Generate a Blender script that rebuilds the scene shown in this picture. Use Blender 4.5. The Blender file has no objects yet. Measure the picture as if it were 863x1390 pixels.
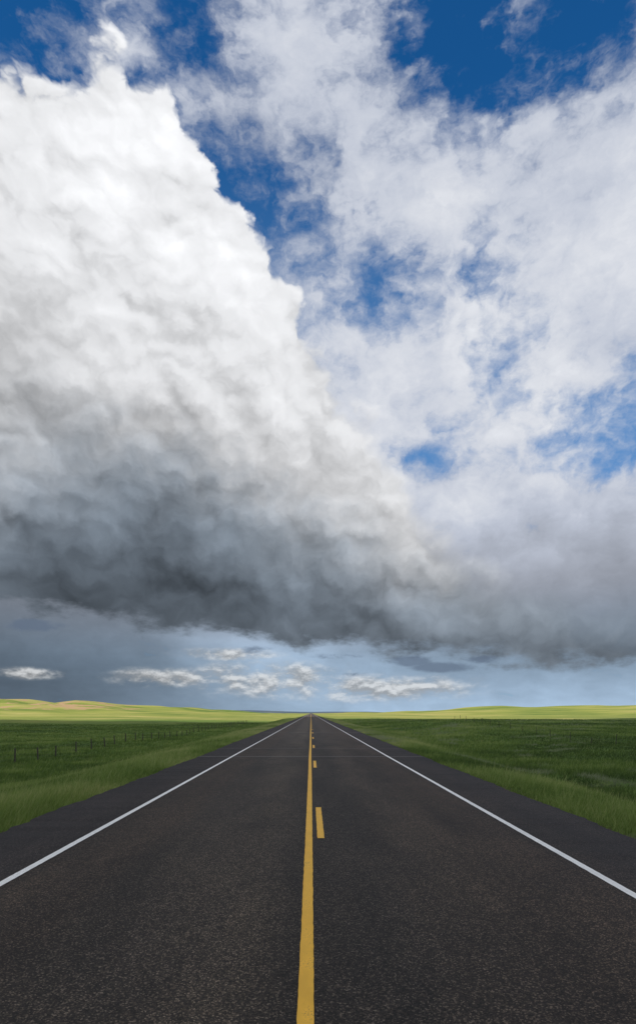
import bpy, math, numpy as np
from mathutils import Vector
rng=np.random.default_rng(7)
scene=bpy.context.scene
scene.view_settings.view_transform='Standard'
scene.view_settings.look='None'
scene.view_settings.exposure=0
F=800.0; VX=422.0; VY=968.0; H=2.0
SUN_AZ=math.radians(215); SUN_EL=math.radians(40)

# ------------------------------------------------------------ node helper
class NT:
    def __init__(s,tree): s.t=tree; s.n=tree.nodes; s.l=tree.links
    def new(s,typ,**k):
        nd=s.n.new(typ)
        for a,b in k.items(): setattr(nd,a,b)
        return nd
    def put(s,sock,v):
        if isinstance(v,bpy.types.NodeSocket): s.l.new(v,sock)
        elif v is not None: sock.default_value=v
    def m(s,op,a,b=None,c=None,clamp=False):
        nd=s.new('ShaderNodeMath',operation=op); nd.use_clamp=clamp
        s.put(nd.inputs[0],a)
        if b is not None: s.put(nd.inputs[1],b)
        if c is not None: s.put(nd.inputs[2],c)
        return nd.outputs[0]
    def vm(s,op,a,b=None,c=None,out=0):
        nd=s.new('ShaderNodeVectorMath',operation=op)
        s.put(nd.inputs[0],a)
        if b is not None: s.put(nd.inputs[1],b)
        if c is not None: s.put(nd.inputs[2],c)
        return nd.outputs[out]
    def scale(s,a,f):
        nd=s.new('ShaderNodeVectorMath',operation='SCALE'); s.put(nd.inputs[0],a); s.put(nd.inputs[3],f); return nd.outputs[0]
    def mr(s,v,a,b,c=0.0,d=1.0,typ='SMOOTHSTEP'):
        nd=s.new('ShaderNodeMapRange',interpolation_type=typ)
        s.put(nd.inputs[0],v); s.put(nd.inputs[1],a); s.put(nd.inputs[2],b); s.put(nd.inputs[3],c); s.put(nd.inputs[4],d)
        return nd.outputs[0]
    def mix(s,f,a,b,blend='MIX'):
        nd=s.new('ShaderNodeMix',data_type='RGBA',blend_type=blend); nd.clamp_factor=True
        s.put(nd.inputs[0],f); s.put(nd.inputs[6],a); s.put(nd.inputs[7],b)
        return nd.outputs[2]
    def noise(s,vec,scale,detail=5,rough=0.55,dist=0.0,lac=2.0,col=False,dim='3D'):
        nd=s.new('ShaderNodeTexNoise',noise_dimensions=dim); s.put(nd.inputs['Vector'],vec)
        nd.inputs['Scale'].default_value=scale; nd.inputs['Detail'].default_value=detail
        nd.inputs['Roughness'].default_value=rough; nd.inputs['Distortion'].default_value=dist
        nd.inputs['Lacunarity'].default_value=lac
        return nd.outputs[1] if col else nd.outputs[0]
    def voro(s,vec,scale,detail=0,rough=0.5,feature='F1',smooth=0.5,out='Distance'):
        nd=s.new('ShaderNodeTexVoronoi',feature=feature); s.put(nd.inputs['Vector'],vec)
        nd.inputs['Scale'].default_value=scale
        nd.inputs['Detail'].default_value=detail; nd.inputs['Roughness'].default_value=rough
        return nd.outputs[out]
    def comb(s,x,y,z):
        nd=s.new('ShaderNodeCombineXYZ'); s.put(nd.inputs[0],x); s.put(nd.inputs[1],y); s.put(nd.inputs[2],z); return nd.outputs[0]
    def sep(s,v):
        nd=s.new('ShaderNodeSeparateXYZ'); s.put(nd.inputs[0],v); return nd.outputs
    def ramp(s,f,stops,interp='LINEAR'):
        nd=s.new('ShaderNodeValToRGB'); cr=nd.color_ramp; cr.interpolation=interp
        while len(cr.elements)<len(stops): cr.elements.new(0.5)
        for e,(p,c) in zip(cr.elements,sorted(stops,key=lambda q:q[0])):
            e.position=p; e.color=(*c,1) if len(c)==3 else c
        s.put(nd.inputs[0],f); return nd.outputs[0]

def lin(v):
    v=v/255.0
    return v/12.92 if v<=0.04045 else ((v+0.055)/1.055)**2.4

# ------------------------------------------------------------ SKY
world=bpy.data.worlds.new("sky"); scene.world=world; world.use_nodes=True
world.cycles.sampling_method='NONE'
world.node_tree.nodes.clear()
W=NT(world.node_tree)
tc=W.new('ShaderNodeTexCoord'); D=tc.outputs['Generated']
x,y,z=W.sep(D)
r=W.m('MAXIMUM',W.m('SQRT',W.m('ADD',W.m('MULTIPLY',x,x),W.m('MULTIPLY',y,y))),0.001)
E=W.m('MINIMUM',W.m('DIVIDE',z,r),4.0)
az=W.m('ARCTAN2',x,y)
AE=W.comb(az,E,0)
n1=W.noise(AE,4.0,3,0.55,col=True,dim='2D'); n2=W.noise(AE,17,4,0.55,col=True,dim='2D')
s1=W.sep(n1); s2=W.sep(n2)
wamp=W.mr(E,0.0,0.45,0.12,1.0)
def warped(a,b):
    dx=W.m('ADD',W.m('MULTIPLY',W.m('SUBTRACT',s1[0],0.5),a),W.m('MULTIPLY',W.m('SUBTRACT',s2[0],0.5),b))
    dz=W.m('ADD',W.m('MULTIPLY',W.m('SUBTRACT',s1[1],0.5),a),W.m('MULTIPLY',W.m('SUBTRACT',s2[1],0.5),b))
    return W.m('ADD',az,W.m('MULTIPLY',dx,wamp)),W.m('ADD',E,W.m('MULTIPLY',dz,wamp))
azw,Ew=warped(0.10,0.10)

cols=[0,72,144,216,288,360,432,504,576,648,720,792,863]
rows=[-260,0,60,120,180,240,300,350,400,460,510,560,610,660,720,780,830,870,900,930,968]
T1=[[190]*13,
[170,175,200,180,180,195,205,200,185,175,195,175,180],
[175,190,195,180,185,200,208,200,185,175,195,180,190],
[185,190,195,190,185,195,206,206,200,180,185,195,205],
[190,190,195,190,180,186,204,212,212,200,200,208,212],
[190]*4+[180,182,194,210,216,212,212,214,214],
[190]*4+[180,184,188,202,215,214,212,212,212],
[190]*4+[185,192,194,196,212,205,210,212,210],
[200]*5+[200,200,202,216,222,218,212,208],
[200]*5+[205,210,210,220,230,220,210,205],
[200]*5+[210,212,210,212,214,212,212,208],
[200]*6+[215,212,210,214,220,220,214],
[200]*6+[218,216,210,214,220,214,206],
[200]*6+[215,214,210,210,212,208,202],
[195]*6+[205,208,206,200,196,192,186],
[165,160,158,158,160,165,175,190,188,178,170,165,160],
[114,120,124,132,140,152,162,166,164,152,146,142,138],
[120,126,134,144,168,190,182,160,148,142,138,136,134],
[104,112,120,136,164,188,182,170,158,154,154,156,158],
[96,104,114,130,154,172,178,178,176,174,176,178,182],
[108,112,122,138,155,168,182,192,194,196,196,196,200]]
C1=[[.75]*13,
[.05,.10,.55,.20,.32,.60,.70,.60,.10,.0,.42,.08,.28],
[.12,.48,.48,.05,.30,.62,.78,.64,.20,.0,.46,.14,.52],
[.3,.3,.3,.20,.46,.64,.85,.87,.68,.0,.18,.50,.72],
[.3,.3,.3,.05,.26,.52,.80,.93,.88,.42,.72,.92,1],
[.3,.3,.3,.1,.05,.26,.68,.92,.95,.92,1,1,1],
[.3,.3,.3,.1,.05,.24,.34,.64,1,.95,1,1,1],
[.3,.3,.3,.1,.2,.32,.46,.28,.88,.14,.76,1,1],
[.4]*5+[.45,.52,.42,.84,.62,.84,.94,1],
[.5]*5+[.5,.72,.64,.86,.92,.80,.86,.90],
[.5]*5+[.6,.80,.76,.82,.38,.32,.60,.54],
[.6]*6+[.84,.80,.78,.84,.86,.44,.36],
[.7]*6+[.88,.80,.48,.74,.66,.40,.34],
[.9]*6+[.95,.92,.90,.90,.90,.84,.78],
[1.]*13,[1.1]*13,[1.1]*13,[1.1]*13,[1.1]*13,[1.1]*13,[1.1]*13]
T2=[[225]*13,
[234]*13,
[240]*13,
[238,243,249,243,239]+[230]*8,
[237,244,251,249,245]+[238]*8,
[236,242,250,250,246,242]+[232]*7,
[232,238,246,247,245,242]+[230]*7,
[226,231,240,243,243,242]+[228]*7,
[215,219,230,238,240,240,232]+[224]*6,
[202,204,213,225,232,234,228]+[220]*6,
[193,192,201,212,220,226,223]+[217]*6,
[187,182,184,192,208,220,220,217]+[212]*5,
[182,171,166,169,187,205,214,216,212]+[208]*4,
[170,157,146,146,160,181,200,210,212]+[208]*4,
[134,126,120,119,129,146,168,190,202,205,200,195,190],
[92,88,87,93,102,116,134,156,174,178,174,170,166],
[86,82,83,86,91,98,110,124,132,138,138,136,134],
[96,88,86,88,93,98,103,109,112,116,120,120,118],
[106,98,94,96,98,100,102,104,106,108,112,112,110],
[110]*13,[120]*13]
T1,C1,T2=[np.array(a,float) for a in (T1,C1,T2)]
def samp(A,px,py):
    py=min(max(py,rows[0]),rows[-1]); px=min(max(px,0),863)
    j=max(0,min(len(rows)-2,int(np.searchsorted(rows,py,side='right')-1))); i=max(0,min(11,int(np.searchsorted(cols,px,side='right')-1)))
    a=(px-cols[i])/(cols[i+1]-cols[i]); b=(py-rows[j])/(rows[j+1]-rows[j])
    return (A[j,i]*(1-a)+A[j,i+1]*a)*(1-b)+(A[j+1,i]*(1-a)+A[j+1,i+1]*a)*b
aznorm=W.m('ADD',W.m('DIVIDE',azw,2*math.pi),0.5)
azplain=W.m('ADD',W.m('DIVIDE',az,2*math.pi),0.5)
def azpos(px): return math.atan((px-VX)/F)/(2*math.pi)+0.5
res=None; prevE=None
for k in range(len(rows)-1,-1,-1):
    Ek=(VY-rows[k])/F
    stops=[]
    for c in cols:
        u=(c-VX)/F; py=VY-F*Ek*math.sqrt(1+u*u)
        stops.append((azpos(c),(lin(samp(T1,c,py)),samp(C1,c,py),lin(samp(T2,c,py)))))
    back=0.85 if k<len(rows)-5 else 0.5
    for p in (0.0,0.15,0.30,0.70,0.85,1.0):
        stops.append((p,(back,0.9,back)))
    rc=W.ramp(aznorm,stops,'LINEAR')
    if res is None: res=rc
    else: res=W.mix(W.mr(Ew,prevE,Ek,typ='LINEAR'),res,rc)
    prevE=Ek
tone1,cov1,tone2=W.sep(res)

# clear air
sky=W.new('ShaderNodeTexSky',sky_type='NISHITA'); sky.sun_disc=False
sky.sun_elevation=SUN_EL; sky.sun_rotation=SUN_AZ; sky.air_density=1.0; sky.dust_density=0.3; sky.ozone_density=3.0
clear=W.vm('MULTIPLY',sky.outputs[0],(0.014,0.074,0.120))
clear=W.mix(W.mr(E,1.05,0.35,0,0.55),clear,(0.16,0.32,0.58,1))

# high broken layer : mottling projected on a cloud deck
zz=W.m('ADD',W.m('MAXIMUM',z,0.0),0.30)
P=W.comb(W.m('DIVIDE',x,zz),W.m('DIVIDE',y,zz),0.0)
Pw=W.vm('ADD',P,W.scale(W.vm('SUBTRACT',n2,(0.5,0.5,0.5)),0.14))
a1=W.noise(Pw,5.0,6,0.58,dim='2D')
AEw=W.vm('ADD',AE,W.scale(W.vm('SUBTRACT',n2,(0.5,0.5,0.5)),0.05))
a3=W.noise(AEw,9.0,5,0.6,dim='2D')
nz=W.m('ADD',W.m('MULTIPLY',W.m('SUBTRACT',a1,0.5),1.25),W.m('MULTIPLY',W.m('SUBTRACT',a3,0.5),1.15))
covn=W.m('ADD',cov1,W.m('MULTIPLY',nz,0.95))
al1=W.mr(covn,0.14,0.80)
t1=W.m('MULTIPLY',tone1,W.m('ADD',1.0,W.m('MULTIPLY',nz,W.mr(E,0.0,0.4,0.25,0.48))))
t1=W.m('MINIMUM',t1,0.88)
tint1=W.mix(W.mr(E,0.07,0.22),(0.72,0.98,1.30,1),(0.90,0.975,1.15,1))
tint1=W.mix(W.mr(t1,0.52,0.80),tint1,(0.96,0.99,1.06,1))
col=W.mix(al1,clear,W.scale(tint1,t1))

# cumulus tower (billowed noise, lit from above right)
Bw=W.vm('ADD',AE,W.scale(W.vm('SUBTRACT',n2,(0.5,0.5,0.5)),0.045))
def lump(v):
    tot=None
    for sc,am in ((4.8,0.5),(10.5,0.28),(24.0,0.13),(55.0,0.055)):
        n=W.noise(v,sc,0 if sc<50 else 1,0.5,dim='2D')
        q=W.m('SUBTRACT',n,0.5)
        a=W.m('MULTIPLY',W.m('SQRT',W.m('MULTIPLY_ADD',q,q,0.0014)),am*2)
        tot=a if tot is None else W.m('ADD',tot,a)
    return tot
h0=lump(Bw); h1=lump(W.vm('ADD',Bw,(0.008,0.017,0)))
shade=W.m('SUBTRACT',h0,h1)
topc=[(0,88),(40,84),(100,92),(130,78),(165,83),(200,122),(240,150),(275,215),(320,265),(345,320),(385,365),(400,415),(425,465),(448,520),(482,590),(512,640),(556,680),(600,730),(650,785),(700,810),(800,830),(863,840)]
stops=[]
for px,py in topc:
    u=(px-VX)/F; e=(VY-py)/F/math.sqrt(1+u*u); stops.append((azpos(px),(e,e,e)))
stops+= [(0.35,(1.0,)*3),(0.2,(.6,)*3),(0.7,(.2,)*3)]
azt=W.m('ADD',W.m('DIVIDE',W.m('ADD',az,W.m('MULTIPLY',W.m('SUBTRACT',s2[0],0.5),W.m('MULTIPLY',wamp,0.05))),2*math.pi),0.5)
Et=W.sep(W.ramp(azt,stops))[0]
basec=[(0,818),(144,842),(300,862),(450,880),(600,890),(720,898),(863,906)]
stops=[]
for px,py in basec:
    u=(px-VX)/F; e=(VY-py)/F/math.sqrt(1+u*u); stops.append((azpos(px),(e,e,e)))
Eb=W.sep(W.ramp(azplain,stops))[0]
hh=W.m('MULTIPLY',W.m('SUBTRACT',h0,0.23),W.mr(E,0.1,0.5,0.10,0.27))
soft=W.mr(E,0.22,0.70,0.07,0.024)
dtop=W.m('ADD',W.m('SUBTRACT',Et,E),hh)
mt=W.mr(W.m('DIVIDE',dtop,soft),-0.5,0.9)
bn=W.noise(W.vm('MULTIPLY',AE,(1,2.2,1)),10,5,0.62,dim='2D')
mb=W.mr(W.m('ADD',W.m('SUBTRACT',E,Eb),W.m('MULTIPLY',W.m('SUBTRACT',bn,0.5),0.085)),-0.010,0.020)
mc=W.m('MULTIPLY',mt,mb)
sh=W.m('MULTIPLY',shade,W.mr(tone2,0.1,0.75,1.4,1.3))
ao=W.m('MULTIPLY',W.m('SUBTRACT',h0,0.20),W.mr(tone2,0.1,0.8,0.7,0.5))
bn2=W.noise(W.vm('MULTIPLY',AEw,(1,1.7,1)),7,5,0.58,dim='2D')
dk=W.m('MULTIPLY',W.m('SUBTRACT',bn2,0.5),W.mr(tone2,0.08,0.8,1.1,0.35))
t2=W.m('MULTIPLY',tone2,W.m('ADD',1.0,W.m('ADD',ao,W.m('ADD',sh,dk))))
t2=W.m('MAXIMUM',t2,0.05)
t2=W.m('MINIMUM',t2,W.m('MULTIPLY_ADD',W.m('SUBTRACT',t2,0.80),0.5,0.80))
tint2=W.mix(W.mr(tone2,0.08,0.6),(0.80,0.98,1.20,1),(0.985,0.995,1.02,1))
col=W.mix(mc,col,W.scale(tint2,t2))

# far cumulus bank over the horizon
def blobs(L):
    tot=None
    for (px,py,sx,sy) in L:
        u=(px-VX)/F; e=(VY-py)/F/math.sqrt(1+u*u)
        v=W.vm('MULTIPLY',W.vm('SUBTRACT',AE,(math.atan(u),e,0)),(F/sx,F/sy,0))
        g=W.mr(W.vm('LENGTH',v,out=1),0.0,1.6,1.0,0.0)
        tot=g if tot is None else W.m('MAXIMUM',tot,g)
    return tot
AEn=W.vm('MULTIPLY',AE,(1,2.1,0))
fn=W.noise(AEn,17,6,0.62,dim='2D')
fs=W.noise(W.vm('ADD',AEn,(0.001,0.014,0)),17,6,0.62,dim='2D')
far=blobs([(225,920,70,14),(370,922,130,26),(500,934,150,20),(40,914,40,8),(310,888,70,9)])
mf=W.mr(W.m('MULTIPLY',far,W.m('ADD',1.0,W.m('MULTIPLY',W.m('SUBTRACT',fn,0.5),3.4))),0.12,1.15)
tf=W.m('ADD',0.50,W.m('MULTIPLY',W.m('SUBTRACT',fn,fs),2.0))
tf=W.m('MINIMUM',W.m('MAXIMUM',tf,0.34),0.76)
col=W.mix(W.m('MULTIPLY',mf,0.78),col,W.scale((0.98,0.995,1.0),tf))
frag=blobs([(50,850,40,9),(345,882,28,8),(460,891,38,6),(478,916,28,5),(600,905,42,8),(655,895,25,6),(560,897,30,8)])
mg=W.mr(W.m('MULTIPLY',frag,W.m('ADD',1.0,W.m('MULTIPLY',W.m('SUBTRACT',bn,0.5),4))),0.25,0.9)
col=W.mix(W.m('MULTIPLY',mg,0.7),col,(0.115,0.155,0.225,1))
col=W.mix(W.mr(z,-0.02,0.0),(0.10,0.14,0.08,1),col)
bg=W.new('ShaderNodeBackground'); bg.inputs['Strength'].default_value=0.1
W.l.new(W.scale(col,10.0),bg.inputs['Color'])
wo=W.new('ShaderNodeOutputWorld'); W.l.new(bg.outputs[0],wo.inputs[0])

# ------------------------------------------------------------ SUN
sd=bpy.data.lights.new('sun','SUN'); sd.energy=4.8; sd.angle=math.radians(0.5); sd.color=(1,0.95,0.86)
so=bpy.data.objects.new('sun',sd); scene.collection.objects.link(so)
sv=Vector((math.sin(SUN_AZ)*math.cos(SUN_EL),math.cos(SUN_AZ)*math.cos(SUN_EL),math.sin(SUN_EL)))
so.rotation_euler=sv.to_track_quat('Z','Y').to_euler(); so.location=(0,-50,60)

# ------------------------------------------------------------ helpers
def mesh_obj(name,verts,faces,mat=None,smooth=False,parent=None):
    me=bpy.data.meshes.new(name)
    verts=np.asarray(verts,np.float32); faces=np.asarray(faces,np.int32); k=faces.shape[1]
    me.vertices.add(len(verts)); me.vertices.foreach_set('co',verts.ravel())
    me.loops.add(faces.size); me.loops.foreach_set('vertex_index',faces.ravel())
    me.polygons.add(len(faces)); me.polygons.foreach_set('loop_start',np.arange(0,faces.size,k,dtype=np.int32))
    me.polygons.foreach_set('loop_total',np.full(len(faces),k,np.int32))
    me.update(calc_edges=True)
    if smooth: me.polygons.foreach_set('use_smooth',np.ones(len(faces),bool))
    if mat: me.materials.append(mat)
    ob=bpy.data.objects.new(name,me); scene.collection.objects.link(ob)
    if parent: ob.parent=parent
    return ob
def grid_faces(nx,ny):
    i,j=np.meshgrid(np.arange(nx-1),np.arange(ny-1)); a=(j*nx+i).ravel()
    return np.stack([a,a+1,a+nx+1,a+nx],1)
def newmat(name):
    m=bpy.data.materials.new(name); m.use_nodes=True; m.node_tree.nodes.clear(); t=NT(m.node_tree)
    o=t.new('ShaderNodeOutputMaterial'); b=t.new('ShaderNodeBsdfPrincipled'); t.l.new(b.outputs[0],o.inputs[0])
    return m,t,b,o
def vnoise(X,Y,s,seed):
    rg=np.random.default_rng(seed); T=rg.random((256,256))
    a=X/s; b=Y/s; i=np.floor(a).astype(int); j=np.floor(b).astype(int); fa=a-i; fb=b-j
    fa=fa*fa*(3-2*fa); fb=fb*fb*(3-2*fb)
    g=lambda p,q:T[p%256,q%256]
    return (g(i,j)*(1-fa)+g(i+1,j)*fa)*(1-fb)+(g(i,j+1)*(1-fa)+g(i+1,j+1)*fa)*fb-0.5
def sst(v,a,b):
    t=np.clip((v-a)/(b-a),0,1); return t*t*(3-2*t)
HILLS=[(-560,1050,200,120,21),(-330,1150,170,110,15),(-700,1250,250,150,24),(-190,1300,160,120,8),(-900,900,250,160,16),
       (230,1200,140,120,9),(400,1080,150,120,12),(640,1150,200,150,17),(900,1000,260,160,16),(120,1500,160,120,6)]
def ground_h(X,Y):
    X=np.asarray(X,float); Y=np.asarray(Y,float); ax=np.abs(X)
    fade=1-sst(Y,250,800)*0.75
    left=-0.10*sst(ax,5.0,5.9)-2.5*sst(ax,5.6,20)
    right=-0.08*sst(ax,5.0,5.9)-1.15*sst(ax,5.6,13)+0.35*sst(ax,16,32)
    h=np.where(X<0,left,right)*fade-0.06
    off=sst(ax,5.8,14)
    h+=off*(vnoise(X,Y,3.1,1)*0.16+vnoise(X,Y,9,2)*0.30+vnoise(X,Y,31,3)*0.7)
    h+=off*vnoise(X,Y,110,4)*2.2*sst(Y,60,400)
    far=sst(ax,30,160)
    for cx,cy,sx,sy,hh in HILLS:
        h+=far*hh*np.exp(-((X-cx)/sx)**2-((Y-cy)/sy)**2)*(1+0.5*vnoise(X,Y,60,5))
    h+=far*sst(Y,450,900)*(vnoise(X,Y,70,6)*3.0+vnoise(X,Y,190,7)*6)
    h+=1.3*np.exp(-((X-26)/9)**2-((Y-120)/40)**2)
    return h
# ------------------------------------------------------------ GROUND
xs=np.concatenate([[-5.2,-5.0,0,5.0,5.2],np.linspace(5.45,40,75),-np.linspace(5.45,40,75)])
g=40*np.power(4500/40,np.linspace(0.012,1,150)); xs=np.unique(np.concatenate([xs,g,-g]))
ys=np.concatenate([np.linspace(-60,90,260),90*np.power(7000/90,np.linspace(0.004,1,330))])
XX,YY=np.meshgrid(xs,ys); ZZ=ground_h(XX,YY)
gm,t,b,o=newmat('prairie_grass_ground')
geo=t.new('ShaderNodeNewGeometry'); pos=geo.outputs['Position']; px_,py_,pz_=t.sep(pos)
st=t.vm('MULTIPLY',pos,(1,0.35,1))
na=t.noise(pos,0.35,5,0.6); nb=t.noise(pos,6,5,0.65); nc=t.noise(st,0.03,5,0.6)
c=t.ramp(nb,[(0.3,(0.034,0.064,0.012)),(0.5,(0.078,0.138,0.026)),(0.7,(0.13,0.20,0.045))])
c=t.mix(t.mr(na,0.45,0.7,0,0.55),c,(0.17,0.19,0.055,1))
c=t.mix(t.mr(nc,0.48,0.62,0,0.5),c,(0.045,0.09,0.02,1))
dist=t.m('ADD',py_,t.m('MULTIPLY',nc,500))
farc=t.ramp(t.noise(t.vm('MULTIPLY',pos,(0.25,1,1)),0.016,5,0.6),[(0.36,(0.10,0.15,0.03)),(0.5,(0.22,0.235,0.055)),(0.62,(0.30,0.275,0.09))])
c=t.mix(t.mr(dist,420,800),c,farc)
bl=t.m('MULTIPLY',t.mr(px_,-260,-340),t.mr(pz_,5.0,9.0))
bl=t.m('MULTIPLY',bl,t.mr(t.noise(t.vm('MULTIPLY',pos,(1,1,4)),0.03,6,0.65),0.50,0.58))
c=t.mix(bl,c,(0.33,0.22,0.12,1))
absx=t.m('ABSOLUTE',px_)
gv=t.mr(t.m('ADD',absx,t.m('MULTIPLY',t.m('SUBTRACT',t.noise(pos,2.5,5,0.7),0.5),0.9)),5.85,5.5)
grav=t.ramp(t.noise(pos,60,3,0.75),[(0.3,(0.03,0.022,0.018)),(0.55,(0.10,0.075,0.058)),(0.7,(0.24,0.19,0.15))])
c=t.mix(gv,c,grav)
t.l.new(c,b.inputs['Base Color']); b.inputs['Roughness'].default_value=0.95; b.inputs['Specular IOR Level'].default_value=0.1
bp=t.new('ShaderNodeBump'); bp.inputs['Strength'].default_value=0.7; bp.inputs['Distance'].default_value=0.12
t.l.new(nb,bp.inputs['Height']); t.l.new(bp.outputs[0],b.inputs['Normal'])
ground=mesh_obj('ground',np.stack([XX.ravel(),YY.ravel(),ZZ.ravel()],1),grid_faces(len(xs),len(ys)),gm,True)

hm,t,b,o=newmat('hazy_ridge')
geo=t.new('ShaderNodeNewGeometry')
c=t.ramp(t.noise(t.vm('MULTIPLY',geo.outputs['Position'],(1,1,6)),0.004,5,0.6),[(0.35,(0.030,0.055,0.085)),(0.65,(0.06,0.09,0.12))])  # bluish tones paint the atmospheric haze into the ridge's base colour
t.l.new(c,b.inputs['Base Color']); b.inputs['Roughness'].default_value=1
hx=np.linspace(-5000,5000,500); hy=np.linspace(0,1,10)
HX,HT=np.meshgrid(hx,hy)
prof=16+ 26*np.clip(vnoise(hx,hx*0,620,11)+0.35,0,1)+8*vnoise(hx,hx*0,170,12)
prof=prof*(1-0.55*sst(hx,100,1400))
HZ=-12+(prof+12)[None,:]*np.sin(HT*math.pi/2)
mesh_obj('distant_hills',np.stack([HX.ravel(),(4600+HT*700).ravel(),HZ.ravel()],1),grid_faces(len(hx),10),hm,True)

# ------------------------------------------------------------ ROAD
rm,t,b,o=newmat('chip_seal_asphalt')
geo=t.new('ShaderNodeNewGeometry'); pos=geo.outputs['Position']; px_,py_,pz_=t.sep(pos)
sp=t.voro(pos,85,0,out='Color'); spv=t.sep(sp)[0]
fine=t.noise(pos,160,2,0.7)
mott=t.noise(t.vm('MULTIPLY',pos,(1,0.12,1)),1.1,5,0.6)
mott2=t.noise(t.vm('MULTIPLY',pos,(1,0.5,1)),9,5,0.65)
mott3=t.noise(t.vm('MULTIPLY',pos,(1,0.45,1)),0.75,3,0.6,0.6)
base=t.ramp(spv,[(0.0,(0.010,0.0095,0.009)),(0.45,(0.021,0.0185,0.0172)),(0.72,(0.038,0.032,0.028)),(0.88,(0.075,0.060,0.049)),(1.0,(0.16,0.135,0.112))])
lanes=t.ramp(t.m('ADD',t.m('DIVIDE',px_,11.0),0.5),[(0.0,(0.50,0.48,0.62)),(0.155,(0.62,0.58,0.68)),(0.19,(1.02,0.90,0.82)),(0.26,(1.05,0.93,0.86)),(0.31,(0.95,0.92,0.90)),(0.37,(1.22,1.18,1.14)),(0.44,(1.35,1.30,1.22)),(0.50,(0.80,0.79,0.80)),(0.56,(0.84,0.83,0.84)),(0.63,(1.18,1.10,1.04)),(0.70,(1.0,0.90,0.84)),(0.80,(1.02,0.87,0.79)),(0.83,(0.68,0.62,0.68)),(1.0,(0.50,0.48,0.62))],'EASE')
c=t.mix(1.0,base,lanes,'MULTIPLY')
c=t.mix(1.0,c,t.ramp(mott,[(0.3,(0.70,0.70,0.72)),(0.7,(1.30,1.27,1.22))]),'MULTIPLY')
c=t.mix(1.0,c,t.ramp(mott3,[(0.40,(0.84,0.84,0.86)),(0.60,(1.10,1.08,1.05))]),'MULTIPLY')
c=t.mix(1.0,c,t.ramp(mott2,[(0.3,(0.78,0.78,0.78)),(0.7,(1.2,1.2,1.2))]),'MULTIPLY')
def band(y0,w):
    yy=t.m('ADD',py_,t.m('MULTIPLY',t.m('SUBTRACT',t.noise(pos,1.4,4,0.6),0.5),0.35))
    return t.mr(t.m('ABSOLUTE',t.m('SUBTRACT',yy,y0)),w*0.4,w,1,0)
j=t.m('MAXIMUM',band(27.2,0.28),t.m('MULTIPLY',band(33.5,0.3),0.5))
j=t.m('MAXIMUM',j,t.m('MULTIPLY',band(61,0.6),0.5))
c=t.mix(t.m('MULTIPLY',j,0.55),c,(0.13,0.12,0.115,1))
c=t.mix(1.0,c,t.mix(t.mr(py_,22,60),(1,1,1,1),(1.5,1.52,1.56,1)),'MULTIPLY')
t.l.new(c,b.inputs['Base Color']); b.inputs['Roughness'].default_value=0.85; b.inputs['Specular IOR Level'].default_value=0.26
bp=t.new('ShaderNodeBump'); bp.inputs['Strength'].default_value=0.6; bp.inputs['Distance'].default_value=0.007
t.l.new(t.m('ADD',spv,fine),bp.inputs['Height']); t.l.new(bp.outputs[0],b.inputs['Normal'])
rys=np.concatenate([np.arange(-60,80,0.12),80*np.power(1500/80,np.linspace(0.002,1,400))])
lx=-5.2+0.10*vnoise(rys,rys*0,0.45,21)+0.12*vnoise(rys,rys*0,2.5,22)+0.06*vnoise(rys,rys*0,0.17,25)
rx=5.12+0.10*vnoise(rys,rys*0,0.45,23)+0.12*vnoise(rys,rys*0,2.5,24)+0.06*vnoise(rys,rys*0,0.17,26)
fr=np.array([0,0.0,0.25,0.5,0.75,1.0,1.0])
RX=lx[:,None]+(rx-lx)[:,None]*fr[None,:]; RY=np.repeat(rys[:,None],7,1); RZ=np.zeros_like(RX); RZ[:,0]=-0.15; RZ[:,-1]=-0.15
RX[:,0]-=0.05; RX[:,-1]+=0.05
road=mesh_obj('road',np.stack([RX.ravel(),RY.ravel(),RZ.ravel()],1),grid_faces(7,len(rys)),rm)

def paint(name,colr,wear):
    m,t,b,o=newmat(name)
    geo=t.new('ShaderNodeNewGeometry'); pos=geo.outputs['Position']
    s=t.noise(pos,85,4,0.75); l=t.noise(t.vm('MULTIPLY',pos,(1,0.4,1)),5,5,0.6)
    f=t.mr(t.m('ADD',s,t.m('MULTIPLY',t.m('SUBTRACT',l,0.5),0.5)),wear,wear+0.09)
    cc=t.mix(t.mr(l,0.3,0.7),tuple(v*0.82 for v in colr)+(1,),tuple(colr)+(1,))
    cc=t.mix(t.m('MULTIPLY',f,0.8),cc,(0.06,0.052,0.045,1))
    t.l.new(cc,b.inputs['Base Color']); b.inputs['Roughness'].default_value=0.7
    bp=t.new('ShaderNodeBump'); bp.inputs['Strength'].default_value=0.5; bp.inputs['Distance'].default_value=0.004
    t.l.new(s,bp.inputs['Height']); t.l.new(bp.outputs[0],b.inputs['Normal'])
    return m
yel=paint('yellow_road_paint',(0.80,0.44,0.035),0.59); whi=paint('white_road_paint',(0.80,0.80,0.80),0.59)
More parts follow.
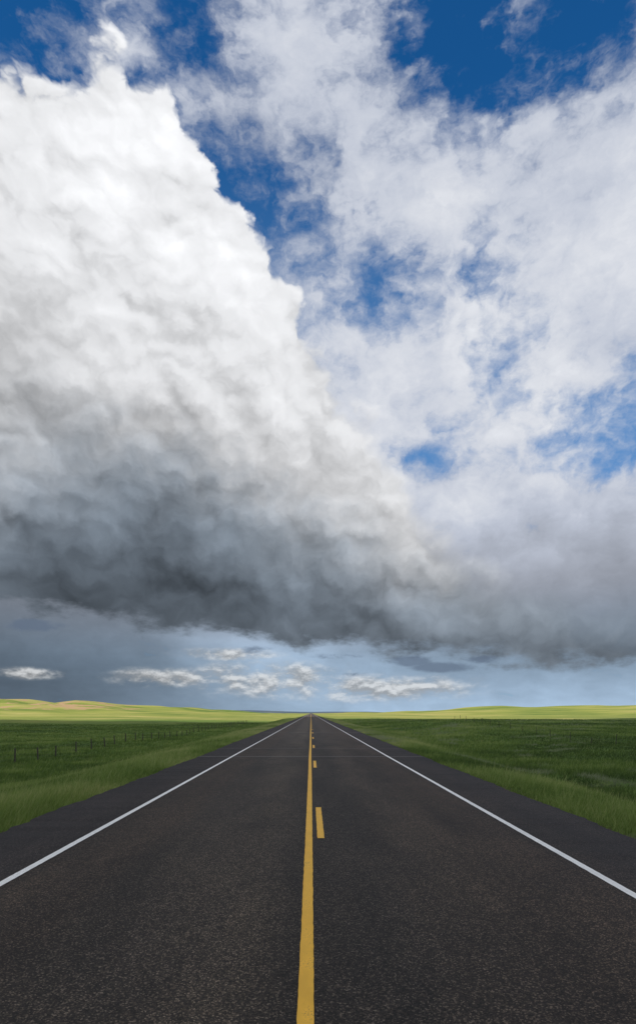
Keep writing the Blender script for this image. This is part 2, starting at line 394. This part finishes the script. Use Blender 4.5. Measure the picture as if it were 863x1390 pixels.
def strip(name,xc,w,ylist,mat,seed):
    V=[];Fc=[];n=0
    for y0,y1 in ylist:
        step=0.05 if y1-y0<5 else 0.08
        if y0<60: yy=np.arange(y0,min(y1,60),step)
        else: yy=np.array([y0])
        if y1>60: yy=np.concatenate([yy,np.linspace(max(y0,60),y1,max(2,int((y1-y0)/6)+2))])
        else: yy=np.append(yy,y1)
        yy=np.unique(yy)
        wob=0.014*vnoise(yy,yy*0,9,seed+5)
        l=xc-w/2+wob+0.007*vnoise(yy,yy*0,0.07,seed); r_=xc+w/2+wob+0.007*vnoise(yy,yy*0,0.07,seed+1)
        k=len(yy); A=np.stack([np.stack([l,yy,np.full(k,.005)],1),np.stack([r_,yy,np.full(k,.005)],1)],1).reshape(-1,3)
        V.append(A); i=np.arange(k-1)*2+n; Fc.append(np.stack([i,i+1,i+3,i+2],1)); n+=2*k
    return mesh_obj(name,np.concatenate(V),np.concatenate(Fc),mat,parent=road)
strip('solid_centre_line',-0.035,0.112,[(-60,1400)],yel,30)
strip('dashed_centre_line',0.158,0.112,[(9.41+12.19*k,9.41+12.19*k+3.08) for k in range(-5,60)],yel,40)
strip('left_edge_line',-3.62,0.105,[(-60,1400)],whi,50)
strip('right_edge_line',3.54,0.105,[(-60,1400)],whi,60)

# ------------------------------------------------------------ GRASS
N=600000
u=rng.random(N); side=np.where(rng.random(N)<0.5,-1,1)
d=6*np.power(260/6,u**0.9)
edge=rng.random(N)<0.07
xm=np.maximum(12,0.62*d+6)
ax=np.where(edge,5.28+np.abs(rng.normal(0,0.35,N)),5.5+(xm-5.5)*rng.random(N))
clump=vnoise(ax*side,d,0.5,70)+0.6*vnoise(ax*side,d,1.7,71)
keep=(clump+rng.random(N)*0.9>0.05); ax,d,side,edge=ax[keep],d[keep],side[keep],edge[keep]; N=len(ax)
X=ax*side; Y=d; Z=ground_h(X,Y)-0.02
patch=vnoise(X,Y,2.6,72)+vnoise(X,Y,8,73)
hgt=(0.17+0.16*rng.random(N)+0.14*patch)*np.clip((ax-4.9)/1.3,0.35,1)
hgt=np.clip(hgt,0.05,0.6); seed=rng.random(N)<0.06; hgt=np.where(seed,hgt*1.5,hgt)
wd=(0.006+0.0011*d)*(0.7+0.6*rng.random(N)); wd=np.where(seed,wd*0.6,wd)
an=rng.random(N)*2*math.pi; ca,sa=np.cos(an)*wd/2,np.sin(an)*wd/2
lean=hgt*(0.25+0.5*rng.random(N)); la=rng.normal(0.6,0.9,N)
base=np.stack([X,Y,Z],1)
v0=base+np.stack([-ca,-sa,0*ca],1); v1=base+np.stack([ca,sa,0*ca],1)
v2=base+np.stack([lean*np.cos(la),lean*np.sin(la),hgt],1)
V=np.stack([v0,v1,v2],1).reshape(-1,3)
grm,t,b,o=newmat('grass_blades')
at=t.new('ShaderNodeAttribute',attribute_name='tone'); tn=t.sep(at.outputs['Color'])
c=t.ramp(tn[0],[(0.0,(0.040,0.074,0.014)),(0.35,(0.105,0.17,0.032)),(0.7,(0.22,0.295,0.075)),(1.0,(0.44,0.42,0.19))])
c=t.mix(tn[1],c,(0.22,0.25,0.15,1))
t.l.new(c,b.inputs['Base Color']); b.inputs['Roughness'].default_value=0.6; b.inputs['Specular IOR Level'].default_value=0.25
tr=t.new('ShaderNodeBsdfTranslucent'); t.l.new(c,tr.inputs[0]); ms=t.new('ShaderNodeMixShader'); ms.inputs[0].default_value=0.35
t.l.new(b.outputs[0],ms.inputs[1]); t.l.new(tr.outputs[0],ms.inputs[2]); t.l.new(ms.outputs[0],o.inputs[0])
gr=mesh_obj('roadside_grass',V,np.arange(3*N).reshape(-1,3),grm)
tone=np.clip(0.36+0.62*patch+rng.normal(0,0.13,N)+0.6*vnoise(X,Y,30,75)+np.where(seed,0.4,0)+0.36*np.exp(-((ax-5.2)/5.0)**2),0,1)
sage=np.clip((vnoise(X,Y,1.9,77)+0.7*vnoise(X,Y,6,78)-0.26)*4,0,0.85)*(X>0)
col_=np.stack([tone,sage,0*tone,0*tone+1],1).astype(np.float32)
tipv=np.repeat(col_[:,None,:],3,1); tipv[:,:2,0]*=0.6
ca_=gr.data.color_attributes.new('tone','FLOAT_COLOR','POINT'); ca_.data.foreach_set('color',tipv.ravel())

# ------------------------------------------------------------ FENCES
wm,t,b,o=newmat('weathered_post_wood'); geo=t.new('ShaderNodeNewGeometry')
c=t.ramp(t.noise(t.vm('MULTIPLY',geo.outputs['Position'],(8,8,1)),6,4,0.6),[(0.3,(0.022,0.019,0.016)),(0.7,(0.08,0.07,0.055))])
t.l.new(c,b.inputs['Base Color']); b.inputs['Roughness'].default_value=0.9
wi,t,b,o=newmat('fence_wire'); b.inputs['Base Color'].default_value=(0.12,0.11,0.10,1); b.inputs['Metallic'].default_value=0.7; b.inputs['Roughness'].default_value=0.5
def tube(p,q,r0,r1,n=7):
    p=np.array(p);q=np.array(q);dv=(q-p)/np.linalg.norm(q-p)
    a=np.cross(dv,[0.3,0.9,0.2]); a/=np.linalg.norm(a); bb=np.cross(dv,a)
    th=np.arange(n)*2*math.pi/n; ring=np.cos(th)[:,None]*a+np.sin(th)[:,None]*bb
    V=np.concatenate([p+ring*r0,q+ring*r1]); i=np.arange(n); k=(i+1)%n
    Fq=np.stack([i,k,k+n,i+n],1); V=np.concatenate([V,[q+dv*r1*0.3]]); T=np.stack([i+n,k+n,np.full(n,2*n),np.full(n,2*n)],1)
    return V,Fq,T
def fence(xc,yend,rad,hgt_):
    root=bpy.data.objects.new('wire_fence',None); scene.collection.objects.link(root)
    V=[];Q=[];n=0; tops=[]
    for yy in np.arange(22,yend,4.8):
        jx=xc+rng.normal(0,0.08); yj=yy+rng.normal(0,0.35); z0=float(ground_h(jx,yj)); hh=hgt_+rng.normal(0,0.09)
        tl=(jx+rng.normal(0,0.06),yj+rng.normal(0,0.05),z0+hh)
        v,f,tt=tube((jx,yj,z0-0.2),tl,rad*rng.uniform(0.8,1.15),rad*0.85); V.append(v); Q.append(f+n)
        Q.append(tt+n); n+=len(v); tops.append((jx,yj,z0,hh))
    me=bpy.data.meshes.new('posts'); allV=np.concatenate(V); me.from_pydata(allV.tolist(),[],[tuple(dict.fromkeys(q)) for q in np.concatenate(Q).tolist()])
    me.materials.append(wm); ob=bpy.data.objects.new('posts',me); scene.collection.objects.link(ob); ob.parent=root
    V=[];Q=[];n=0
    for k in range(len(tops)-1):
        A=tops[k];B=tops[k+1]
        for f in (0.35,0.6,0.9):
            v,ff,tt=tube((A[0]+rad,A[1],A[2]+A[3]*f),(B[0]+rad,B[1],B[2]+B[3]*f),0.003,0.003,4); V.append(v[:-1]); Q.append(ff+n); n+=len(v)-1
    mesh_obj('wires',np.concatenate(V),np.concatenate(Q),wi,parent=root)
fence(-28.0,260,0.085,1.3); fence(28.5,120,0.035,1.0)

# ------------------------------------------------------------ CLOUD overhead (behind the viewpoint, shades the foreground)
cm,t,b,o=newmat('cloud_vapour')
df=t.new('ShaderNodeBsdfDiffuse'); df.inputs[0].default_value=(0.85,0.87,0.9,1)
tr=t.new('ShaderNodeBsdfTranslucent'); tr.inputs[0].default_value=(0.8,0.83,0.88,1)
ms=t.new('ShaderNodeMixShader'); ms.inputs[0].default_value=0.5
t.l.new(df.outputs[0],ms.inputs[1]); t.l.new(tr.outputs[0],ms.inputs[2]); t.l.new(ms.outputs[0],o.inputs[0])
ALT=520; off=ALT/math.tan(SUN_EL); ox=math.sin(SUN_AZ)*off; oy=math.cos(SUN_AZ)*off
nu,nv=120,40; V=[]
x0,x1,y0,y1=-900,900,-420,350
for jv in range(nv+1):
    ph=-math.pi/2+math.pi*jv/nv
    for iu in range(nu):
        th=2*math.pi*iu/nu
        cx,sx=math.cos(th),math.sin(th); p=0.35
        sxx=math.copysign(abs(cx)**p,cx); syy=math.copysign(abs(sx)**p,sx)
        rr=max(math.cos(ph),0)**0.5
        V.append((sxx*rr,syy*rr,math.sin(ph)))
V=np.array(V)
cxs=(x0+x1)/2+V[:,0]*(x1-x0)/2; cys=(y0+y1)/2+V[:,1]*(y1-y0)/2
wob=60*vnoise(cxs,cys,140,80)+30*vnoise(cxs,cys,50,81)
cz=ALT+np.where(V[:,2]>0,70,14)*V[:,2]+np.where(V[:,2]>0,wob*0.8,wob*0.15)
i,j_=np.meshgrid(np.arange(nu),np.arange(nv)); i=i.ravel(); j_=j_.ravel(); k=(i+1)%nu
Fc=np.stack([j_*nu+i,j_*nu+k,(j_+1)*nu+k,(j_+1)*nu+i],1)
mesh_obj('cloud',np.stack([cxs+ox+wob*0.3,cys+oy+wob,cz],1),Fc,cm,True)

# ------------------------------------------------------------ CAMERA
cd=bpy.data.cameras.new('camera'); cam=bpy.data.objects.new('camera',cd); scene.collection.objects.link(cam)
cd.sensor_fit='VERTICAL'; cd.sensor_height=36; cd.sensor_width=24; cd.lens=F/1390*36
cd.shift_y=(VY-695)/1390; cd.shift_x=(431.5-VX)/1390
cam.location=(0,0,H); cam.rotation_euler=(math.radians(90),0,0); cd.clip_start=0.1; cd.clip_end=20000
scene.camera=cam
